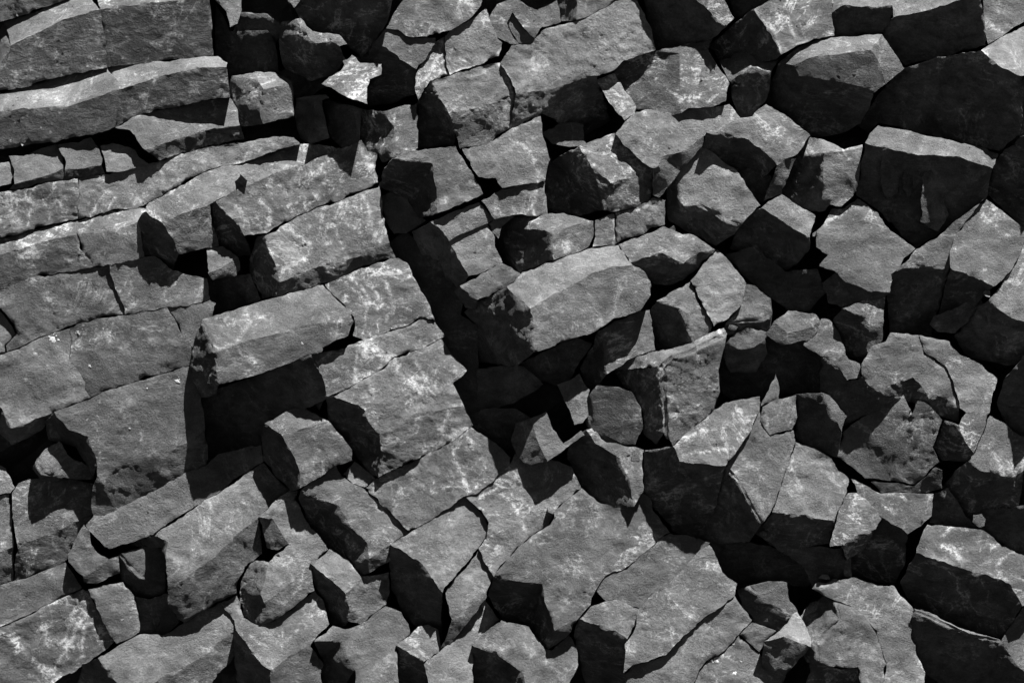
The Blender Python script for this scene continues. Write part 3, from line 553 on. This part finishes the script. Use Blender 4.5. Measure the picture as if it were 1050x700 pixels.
R('long smooth pale tongue of rock pointing down beside the largest black face', 18, -.04, -.1, [(744.5,478),(759,458),(771,440),(779,422),(781,437),(790,448),(814,441),(815,452),(810,466),(800,498),(791,523),(782,536),(770,518),(758,495)], (-.74,[11,12,13,0,(706,478),(690,510),(700,540),(726,556),(766,557)]), pale=.4, bev=2)
R('little six-sided pale stone resting above the smooth tongue of rock', 16, -.02, -.06, [(780,431),(782,418),(800,409),(815,404),(818,428),(812,440),(800,443),(790,446)], k='f', bev=1.5)
R('thin upright pale spike in the black recess', -2, -.05, -.05, [(781,417),(790,395),(795,381),(800,402),(799,409)], k='f')
R('black recess rock behind the pale spike', -60, .3, .4, [(737,374),(745,352),(756,350),(785,343),(824,348),(852,365),(852,404),(830,406),(802,402),(780,412),(750,412),(739,402)])
R('small ledge with white spots above a black opening', 0, -.05, -.1, [(795,330),(808,319),(836,322),(841,330),(820,338),(806,341)], (-.25,[3,4,5,0,(786,343),(800,353),(822,348),(832,347)]), k='f', pale=1.1)
R('sloping lit stone left of the thin lit sliver', -2, .05, -.1, [(824,353),(836,334),(842,327),(850,327),(858,340),(866,358),(869,368),(882,373),(882,388),(868,389),(860,378),(841,364)], k='f', pale=.4)
R('boxy dark stone with a lit top and a pale edge strip', 8, -.02, -.15, [(864,317),(876,312),(907,303),(905,330),(892,332),(884,323)], (-.3,[3,4,(889,362),(904,349)]), (-.7,[4,5,0,(854,328),(860,345),(868,366),(886,370),6]), k='f', pale=.9)
R('black jagged stone under the sloping lit stone', -8, .35, .5, [(841,364.5),(860,379),(868,390),(882,390),(893,398),(906,406),(902,420),(880,430),(866,437),(850,425),(840,402)], k='f')
R('thin pale sliver standing against a black face', -2, 0, -.08, [(842,403),(850,408),(860,418),(868,427),(864,442),(858,432),(850,418)], k='f', bev=.8)
R('black face left of the thin pale sliver', -14, .5, .45, [(816,404),(842,402),(857,430),(864,444),(859,470),(850,466),(840,464),(820,453),(816,446),(819,428)])
R('big dim rock with two rounded facets and a pale lower edge', -2, 0.1, 0.2, [(935,425),(941,410),(953,417),(966,431),(956,458),(962,473),(938,496.5),(918,492),(912,476),(920,452),(928,436)], (-.22,[7,8,9,10,0,(925,400),(905,417),(873,436),(864,443.5),(859,468),(888,489)]), bev=2.5, pale=.6)
R('flat dim sliver under the big two-faceted rock', -4, .1, .3, [(894,493),(912,494),(938,498),(960,478),(966,482),(965,500),(945,504),(904,504)], k='f')
R('ragged bright stone between the two-faceted rock and the right edge', 4, -.1, -.06, [(982,436),(990,424),(1012,420),(1010,436),(1004,452),(998,464),(990,455)], (-.7,[5,6,0,(968,431),(957,458),(966,472),(992,472)]), k='f', pale=1.2)
R('bright rounded block near the right edge above a black hollow', 8, -.08, -.1, [(993,472),(1000,464),(1005,452),(1011,435),(1014,426),(1024,432),(1046,446),(1090,462),(1090,480),(1050,481),(1040,491),(1020,486),(1006,483)], (-.7,[9,10,11,12,0,(984,478),(965,500),(962,515),(990,527),(1015,536),(1044,520)]), pale=1.1)
R('black hollow stone at the right edge with a thin curved lit rim', -20, .35, .5, [(1020,522),(1036,521),(1056,514),(1090,500),(1090,590),(1040,566),(1006,543),(975,535),(985,525)], (-.3,[0,1,2,(1054,519),(1036,524)]))
R('small shadowed lump above the pale slab, right side', -24, .2, .3, [(958,506),(972,500),(990,530),(1010,542),(990,541),(964,540),(952,536)], k='f')
R('lit block with a white star-shaped mark, right of the smooth tongue', 8, -.04, -.08, [(791.5,525),(800.5,499),(811,467),(816,453),(830,458),(840,463),(852,470),(858,482),(871,490),(868,504),(860,520),(854.5,534),(840,532),(822,529),(806,526)], (-.72,[11,12,13,14,0,(783,537),(775,547),(790,556),(820,562),(850,558)]), pale=.6)
eu = R('long pale slab under the two-faceted rock, ending at a black gap', 10, -.06, -.08, [(872,490),(892,500),(903,506),(956,506),(957,515),(954,530),(944,540),(930,548),(906,532),(895,522),(880,505)], (-.8,[7,8,(898,542),(880,551),(862,561),(862,590),(915,598),(926,580)]), pale=.9)
R('very pale cracked wedge in front of the long pale slab', 17, -.05, -.1, [(857,535),(862,518),(869,506),(878,504.5),(890,513),(904,532.5),(898,541),(880,549),(862,559),(850,561)], (-.7,[6,7,8,(868,575),(884,565)]), k='f', pale=1.5)
ey = R('pale slab top above a black barrel-like column end, lower right', 14, -.04, -.14, [(939,567),(944,549),(951,538.5),(990,541.5),(1008,543.5),(1026,560),(1050,571),(1090,580),(1090,600),(1048,622),(1036,600),(1026,594),(1000,586),(952,571)], (-.7,[9,10,11,12,13,0,(922,597),(937,624),(960,634),(980,643),(1004,652),(1026,656)]), pale=.8)
R('pale smooth block in the lower right corner', 0, -.1, -.02, [(1026.5,658),(1034,646),(1048,623),(1090,602),(1090,740),(1065,708),(1050,690),(1038,676)], pale=.3)
R('black rounded column end at the bottom right with a thin lit rim', 0, .35, .6, [(935,627),(968,640),(992,650),(1026,659),(1040,677),(1066,706),(1080,740),(985,740),(966,702),(948,689),(940,670),(934,652)], (-.35,[0,1,2,3,(1025,656),(980,643),(952,629),(937,624)]), bev=2)
R('tall lit column with ridged shoulder at the bottom right', 4, -.04, -.06, [(840,597),(856,597),(874,593),(906,601),(917,600.5),(936,625),(933,655),(940,671),(948,689),(944,730),(905,730),(909,678),(898,646),(878,621.5),(858,616),(842,610),(832,603)], pale=.8, bev=2)
R('rounded pale rock left of the ridged column at the bottom right', 8, -.05, -.06, [(856,617.5),(878,622.5),(887.5,634),(898.5,650),(908,680),(904,730),(886,730),(880,683),(862,686),(840,679),(838,658),(848,646),(861,634)], (-.9,[9,10,11,12,0,(842,611),(826,620),(815,645),(828,680)]), pale=.4, bev=2)
R('dark swirled rubble stone at the bottom edge, right of centre', -10, .1, .25, [(832,666),(839,679),(862,687),(880,684),(886,730),(822,730),(830,690)], k='f', pale=1.5)
R('hollowed stone with a lit curved rim and dark scooped centre', -10, -.02, -.08, [(768,601),(788,596),(807,597),(808,612),(816,626),(808,635),(807,628),(795,618),(783,616),(779,609)], (-.6,[5,6,7,8,9,0,(756,604),(760,620),(773,636),(795,648),(803,642)]), k='f', pale=.4, bev=2)
R('dark cube-like stone with a lit top below the hollowed stone', 10, .06, .36, [(784,659),(803,652),(822,659),(832,662),(820,676),(806,692),(794,688),(782,670)], (-.4,[0,1,2,3,(831,653),(826,640),(815,626),(797,648)]), (-.9,[5,6,7,(781,690),(800,705)]), k='f', pale=.6)
fj = R('long rounded pale column in the lower middle, bulging to the right', 5, -.1, -.1, [(641,690),(641,660),(652,644),(656,624),(668,608),(680,604),(698,586),(716,566),(727,558),(732,570),(740,586),(755,599),(752,611),(742,620),(720,634),(700,652),(682,672),(668,676),(649,682)], bev=4, pale=.7)
R('wide grey slab behind the long rounded column', 0, -.08, -.08, [(612,606),(621,591),(631,587),(642,583),(668,561),(688,546),(705,549),(728,556),(716,565.5),(698,585.5),(680,603.5),(667,608),(656,623.5),(640,618),(630,613),(622,616)], pale=.4)
fl = R('short lit block with a black lower left face at the bottom middle', 10, -.12, -.12, [(594,635),(606,621),(622,617),(631,614),(655,625),(652,641),(642,655),(631,646),(618,643)], (-.8,[6,7,8,0,(588,650),(594,670),(598,690),(604,720),(641,720),(641,685)]), pale=.5)
R('smooth sloping slab under the long rounded column at the bottom', 1, -.1, -.08, [(753,611),(762,622),(771,635),(758,651),(742,666.5),(724,676),(717,686),(712,700),(705,730),(643,730),(642,692),(649,683.5),(668,678),(683,673),(700,653),(720,635.5),(742,621.5)], pale=.4)
R('small grey block at the end of the smooth sloping slab', -6, -.06, -.04, [(771.5,637),(780,640),(794,646),(784,660),(779,668),(770,660),(759.5,651)], k='f')
fo = R('slab at the bottom with three white patches on its upper corner', -4, -.08, -.08, [(758.5,652.5),(769,662),(780,672),(791,686),(802,700),(812,730),(706,730),(713.5,700),(718,687),(726,677.5),(742.5,668)], pale=.9)
R('black hollow under the largest black face', -60, .2, .35, [(724,552),(770,555),(790,558),(812,566),(824,577),(832,592),(828,602),(807,599),(790,597),(768,602),(757,604),(741,587),(731,569)])
R('tiny pale flake standing in the black gap at lower right', -14, 0, -.1, [(864,575),(868,571.5),(873,571),(873,592),(867,591)], k='f', bev=.6)
R('black broken rock below the white-starred block', -22, .3, .35, [(788,556),(820,560),(846,562),(864,562),(868,591),(850,597),(832,603),(826,582),(810,569)], (-.25,[0,1,2,(842,566),(818,566)]), k='f')
# dark hollow at the top
R('lit curled stone at the rim of the dark hollow at top left', -8, 0, -.05, [(214,-30),(246,-30),(247,10),(244,26),(237,28),(231,12),(219,2)], k='f', pale=1.2)
R('dim stone in the dark hollow beside the lit curled stone', -40, .3, .4, [(244,13),(274,15),(290,26),(284,44),(276,32),(240,31)], k='f')
R('black boulder filling the left of the dark hollow', -50, .35, .45, [(219,2),(236,32),(275,31),(284,44),(286,75),(262,76),(238,82),(222,70)], bev=2)
R('thin crooked pale ledge in the middle of the dark hollow', 14, 0, -.35, [(305,20),(308,19),(320,33),(348,36),(355,46),(348,48),(338,42),(322,44),(309,33)], (-.8,[5,6,7,8,0,(290,24),(286,44),(292,70),(318,82),(344,76),(353,62)]), k='f', pale=1.0)
R('dark overhanging rock at the top edge above the crooked ledge', 0, .3, .55, [(303,10),(318,-40),(412,-40),(398,20),(386,42),(370,60),(356,48),(348,36),(320,32),(307,20)], pale=.9)
R('black back wall stone at the right of the dark hollow', -45, .3, .4, [(284,74),(300,66),(345,72),(352,64),(386,50),(392,70),(350,86),(330,90),(316,100),(299,100),(296,84)])
R('small lit scrap at the very top of the dark hollow', 6, 0, -.1, [(292,-30),(312,-30),(309,1),(302,9),(296,2)], k='f', pale=1.3)

cc1 = R('big bright smooth block left of a fine crack, with a black left face', 14, -.12, -.16, [(594,150),(612,143),(630,137),(638,148),(655.5,164),(667.5,174),(650,180),(630,188),(626,187),(610,175),(600,160)],
  (-.4,[5,6,7,8,(628,196),(619,215),(630,217.5),(650,213),(667,204),(668,190)]), (-.9,[8,9,10,0,(562,166),(558,190),(561,216),(590,222),(616,217),12,11]), pale=1.1)
R('bright smooth block right of the fine crack, with a ribbed slanting lower edge', 14, -.08, -.16, [(630.7,137),(642,125),(651,117),(662,113),(690,118.5),(708,112),(732,111.5),(748,107),(758,121),(740,132),(721,141),(700,156),(678,162),(674,171),(668.3,173.6),(656.3,163.6),(638.7,147.6)],
  (-.5,[10,11,12,13,14,(669,200),(675,203),(685,190),(697,176),(711,162),(721,151)]), pale=.8)

R('dark broken rock with a thin lit edge in the hollow right of the veined rock', -16, .25, .4, [(744,262),(757,258),(775,252),(806,280),(838,276),(846,300),(830,318),(806,318),(792,306),(775,293),(757,279)], (-.35,[1,2,3,(797,282),(776,262)]), k='f')
R('dark slab end leaning in the black hollow under the pale bright block', -40, .3, .3, [(700,150),(720,142),(748,160),(768,172),(768,195),(752,180),(742,168),(728,158),(712,168),(702,178)], k='f')

R('pale block left of a curved crack, its lower edge notched over a black gap', 4, -.06, -.06, [(908,350),(912,341),(940.5,343),(948,362.5),(968,375),(978,398.5),(984,418),(972,410),(960,406),(952,410),(942,392),(936,387),(914,393),(906,404),(893,397),(884,387),(883,374),(894,356)],
  (-.75,[6,7,8,9,10,11,12,13,14,15,(872,394),(882,410),(905,420),(935,412),(955,425),(982,433)]), pale=.7)
R('pale curved slab right of the curved crack, beside the black rock at right', 1, -.03, -.02, [(941.5,343),(972,350.5),(984,364),(1006,375),(1021,388),(1017,402),(1013,424),(998,430),(985,418),(979,398),(969,374),(949,362)], pale=.7)
R('narrow smooth strip along the lower edge of the ridged wedge', 15, -.04, .02, [(917,278),(940,256),(960,244),(1009,204.5),(989,228),(978.5,243),(972.5,258),(974,275),(960,274),(938,272)], (-.75,[7,8,9,0,(912,285),(910,310),(912,342),(955,345)]), pale=.5)
R('broad pale specked block sloping down right of the ridged wedge', 16, -.1, -.1, [(1010,204),(1030,218),(1053,237),(1045,262),(1036,280),(1020,295),(1006,288),(986,280),(974.5,275.5),(973,258),(979,243.3),(989.5,228.4)], (-.75,[5,6,7,8,(958,342),(980,332)]), pale=1.0)
# little chips caught in the gaps: nothing tells them apart
CH = []
for cx, cy, rad, hh in ((998,482,5,0),(1004,534,9,-4),(846,592,6,-6),(857,597,5,0),(752,337,5,-2),(566,524,5,0),(240,135,5,-12),(652,470,5,0),(930,353,7,-14),(783,548,5,0),(386,493,4,2),(1013,301,4.5,16),(838,240,4,6),(874,300,5,2),(690,236,5,-2),(512,208,4,2)):
    n = random.randint(5, 6); ph = random.random() * 6
    P_ = [(cx + rad * random.uniform(.7, 1.2) * math.cos(ph + i * 6.283 / n), cy + rad * random.uniform(.55, .95) * math.sin(ph + i * 6.283 / n)) for i in range(n)]
    CH.append(R('small chip of rock caught in a gap between larger blocks', hh, random.uniform(-.3, .2), random.uniform(-.4, .2), P_, k='f', pale=random.random()))
for c in CH: c.o['group'] = 'small rock chips caught in the gaps'
# ------------------------------------------------------------ mineral veins and droppings lying on the rocks
vein([br, bn], [(512,64),(516,72),(520,82),(524,92),(526,100),(522,108),(517,117),(519,126),(522,132)], 3.2)
vein([bu, bv], [(524,142),(534,146),(542,156),(548,166),(552,178),(550,188),(549,200),(547,212),(548,220)], 2.6)
vein([bi, bh, br], [(440,82),(455,76),(466,76),(478,70),(490,66),(500,63),(509,60)], 2.4)
vein([bh], [(438,80),(443,72),(449,58),(452,46)], 3.0)
vein([amm, aqq], [(461,420),(458,430),(450,440),(462,447),(474,443),(477,437),(472,450),(466,462),(464,470),(472,480),(478,495),(481,503)], 2.6)
vein([al3], [(522,500),(524,512),(530,525),(536,535),(540,545)], 1.8)
vein([al3], [(493,508),(502,506),(510,502)], 2.2)
vein([dz], [(709,291),(714,304),(722,316),(731,332)], 2.0)
vein([ca], [(632,219),(650,216),(662,213),(668,204)], 1.0)
vein([bB], [(146,108),(142,112),(136,116),(132,118)], 2.2)
vein([hH], [(268,206),(276,216),(278,226),(272,234)], 3.5)
vein([e2], [(163,170),(166,178),(168,186)], 2.4)
vein([ed], [(735,335),(738,340),(742,343)], 3)
for p_ in ([(88,610),(80,640),(68,665),(55,685)], [(86,612),(76,635),(62,660)], [(88,615),(86,645),(82,665)], [(84,605),(70,640)]): vein([yY], p_, 2.6, .9)
vein([yY], [(44,645),(50,652),(46,660)], 4, .8)
for p_ in ([(360,284),(372,296),(380,310),(388,318),(396,312)], [(372,282),(384,296),(392,312)], [(392,285),(400,300),(404,316),(396,330)], [(356,290),(366,302),(378,312)]): vein([coo], p_, 2.2, 1.0)
for p_ in ([(384,340),(376,352),(368,372)], [(374,348),(366,365),(362,392)], [(380,346),(372,368)]): vein([arr, aqq], p_, 2.4, .9)
for p_ in ([(290,228),(300,240),(318,250),(314,262),(300,272),(292,276)], [(343,232),(348,244),(354,252)], [(372,200),(378,215),(382,232)]): vein([iI], p_, 2.4, .9)
for p_ in ([(375,160),(382,172),(386,188)], [(370,152),(374,166)], [(350,186),(344,200)], [(240,210),(252,222),(256,234)]): vein([hH], p_, 2.6, .8)
for p_ in ([(36,196),(32,212),(28,232)], [(42,204),(52,226)], [(8,205),(8,222)], [(62,196),(64,214)]): vein([e1], p_, 1.8, .8)
vein([f1], [(20,244),(30,252),(40,262)], 4, .9)
for p_ in ([(150,42),(165,48),(168,38)], [(178,10),(180,30),(175,55)], [(124,46),(132,36)]): vein([aB], p_, 2.4, .55)
for p_ in ([(30,52),(32,70),(24,82)], [(98,18),(100,45)]): vein([aA], p_, 2.2, .5)
vein([lL], [(212,352),(226,358),(248,344),(256,330),(252,318)], 2.2, .6)
for p_ in ([(700,450),(722,441),(745,436)], [(700,466),(720,462),(745,460)]): vein([ee], p_, 2.6, .8)
for p_ in ([(788,20),(796,40),(800,54)], [(776,12),(790,30)], [(806,20),(816,40)]): vein([dd], p_, 2.2, .9)
vein([aqq], [(425,372),(438,392),(452,402)], 3, .6); vein([aqq], [(405,380),(420,390),(440,398)], 3, .6)
dropping(k1, 54, 347, 5, 6); dropping(k1, 55, 338, 1.6, 6)
dropping(k2, 80, 341, 2.4, 2); dropping(k2, 92, 375, 1.6, 1.4)
dropping(mM, 182, 390, 3.6, 3); dropping(mM, 151, 398, 1.2, .8); dropping(mM, 133, 439, 1.2, 1)
dropping(lL, 310, 352, 1.8, 1.4)
dropping(fo, 734, 677, 4.4, 2.6); dropping(fo, 753, 690, 3.2, 2.0); dropping(fo, 751, 660, 2, 1.6); dropping(fo, 760, 678, 1, 1)
# ------------------------------------------------------------ cliff mass behind the columns and the beach below
bm = bmesh.new()
nx, nz = 90, 62
grid = []
for j in range(nz + 1):
    row = []
    for i in range(nx + 1):
        x = -14 + 28 * i / nx; z = 0 - .3 + 14.3 * j / nz
        p = Vector((x, 0, z))
        c = noise.cell_vector(Vector((x * 1.3 + z * .5, 1, z * 1.6 - x * .3)))
        dy = 0.25 * noise.noise(p * .6) + 0.25 * c.x + 0.08 * noise.noise(p * 3)
        edge = max(abs(x) - 5.9, abs(z - ZC) - 4.1)          # beyond the traced columns the cliff comes forward to their level
        y = 1.0 + dy - 0.9 * max(0, min(1, edge / .5))
        row.append(bm.verts.new((x, y, z)))
    grid.append(row)
for j in range(nz):
    for i in range(nx):
        bm.faces.new((grid[j][i], grid[j][i + 1], grid[j + 1][i + 1], grid[j + 1][i]))
cl = put('cliff', bm, ROCK)
cl['kind'] = 'structure'; cl['label'] = 'dark rock mass behind the columns'
cl['pale'] = .3; cl['coarse'] = 1.0; cl['tone'] = 1.0
bm = bmesh.new()
vv = [bm.verts.new(p) for p in ((-200, -200, 0), (200, -200, 0), (200, 60, 0), (-200, 60, 0))]
bm.faces.new(vv)
gr = put('ground', bm, plain_material('black_sand', 0.01, .3, 3))
gr['kind'] = 'structure'; gr['label'] = 'black sand at the foot of the cliff'
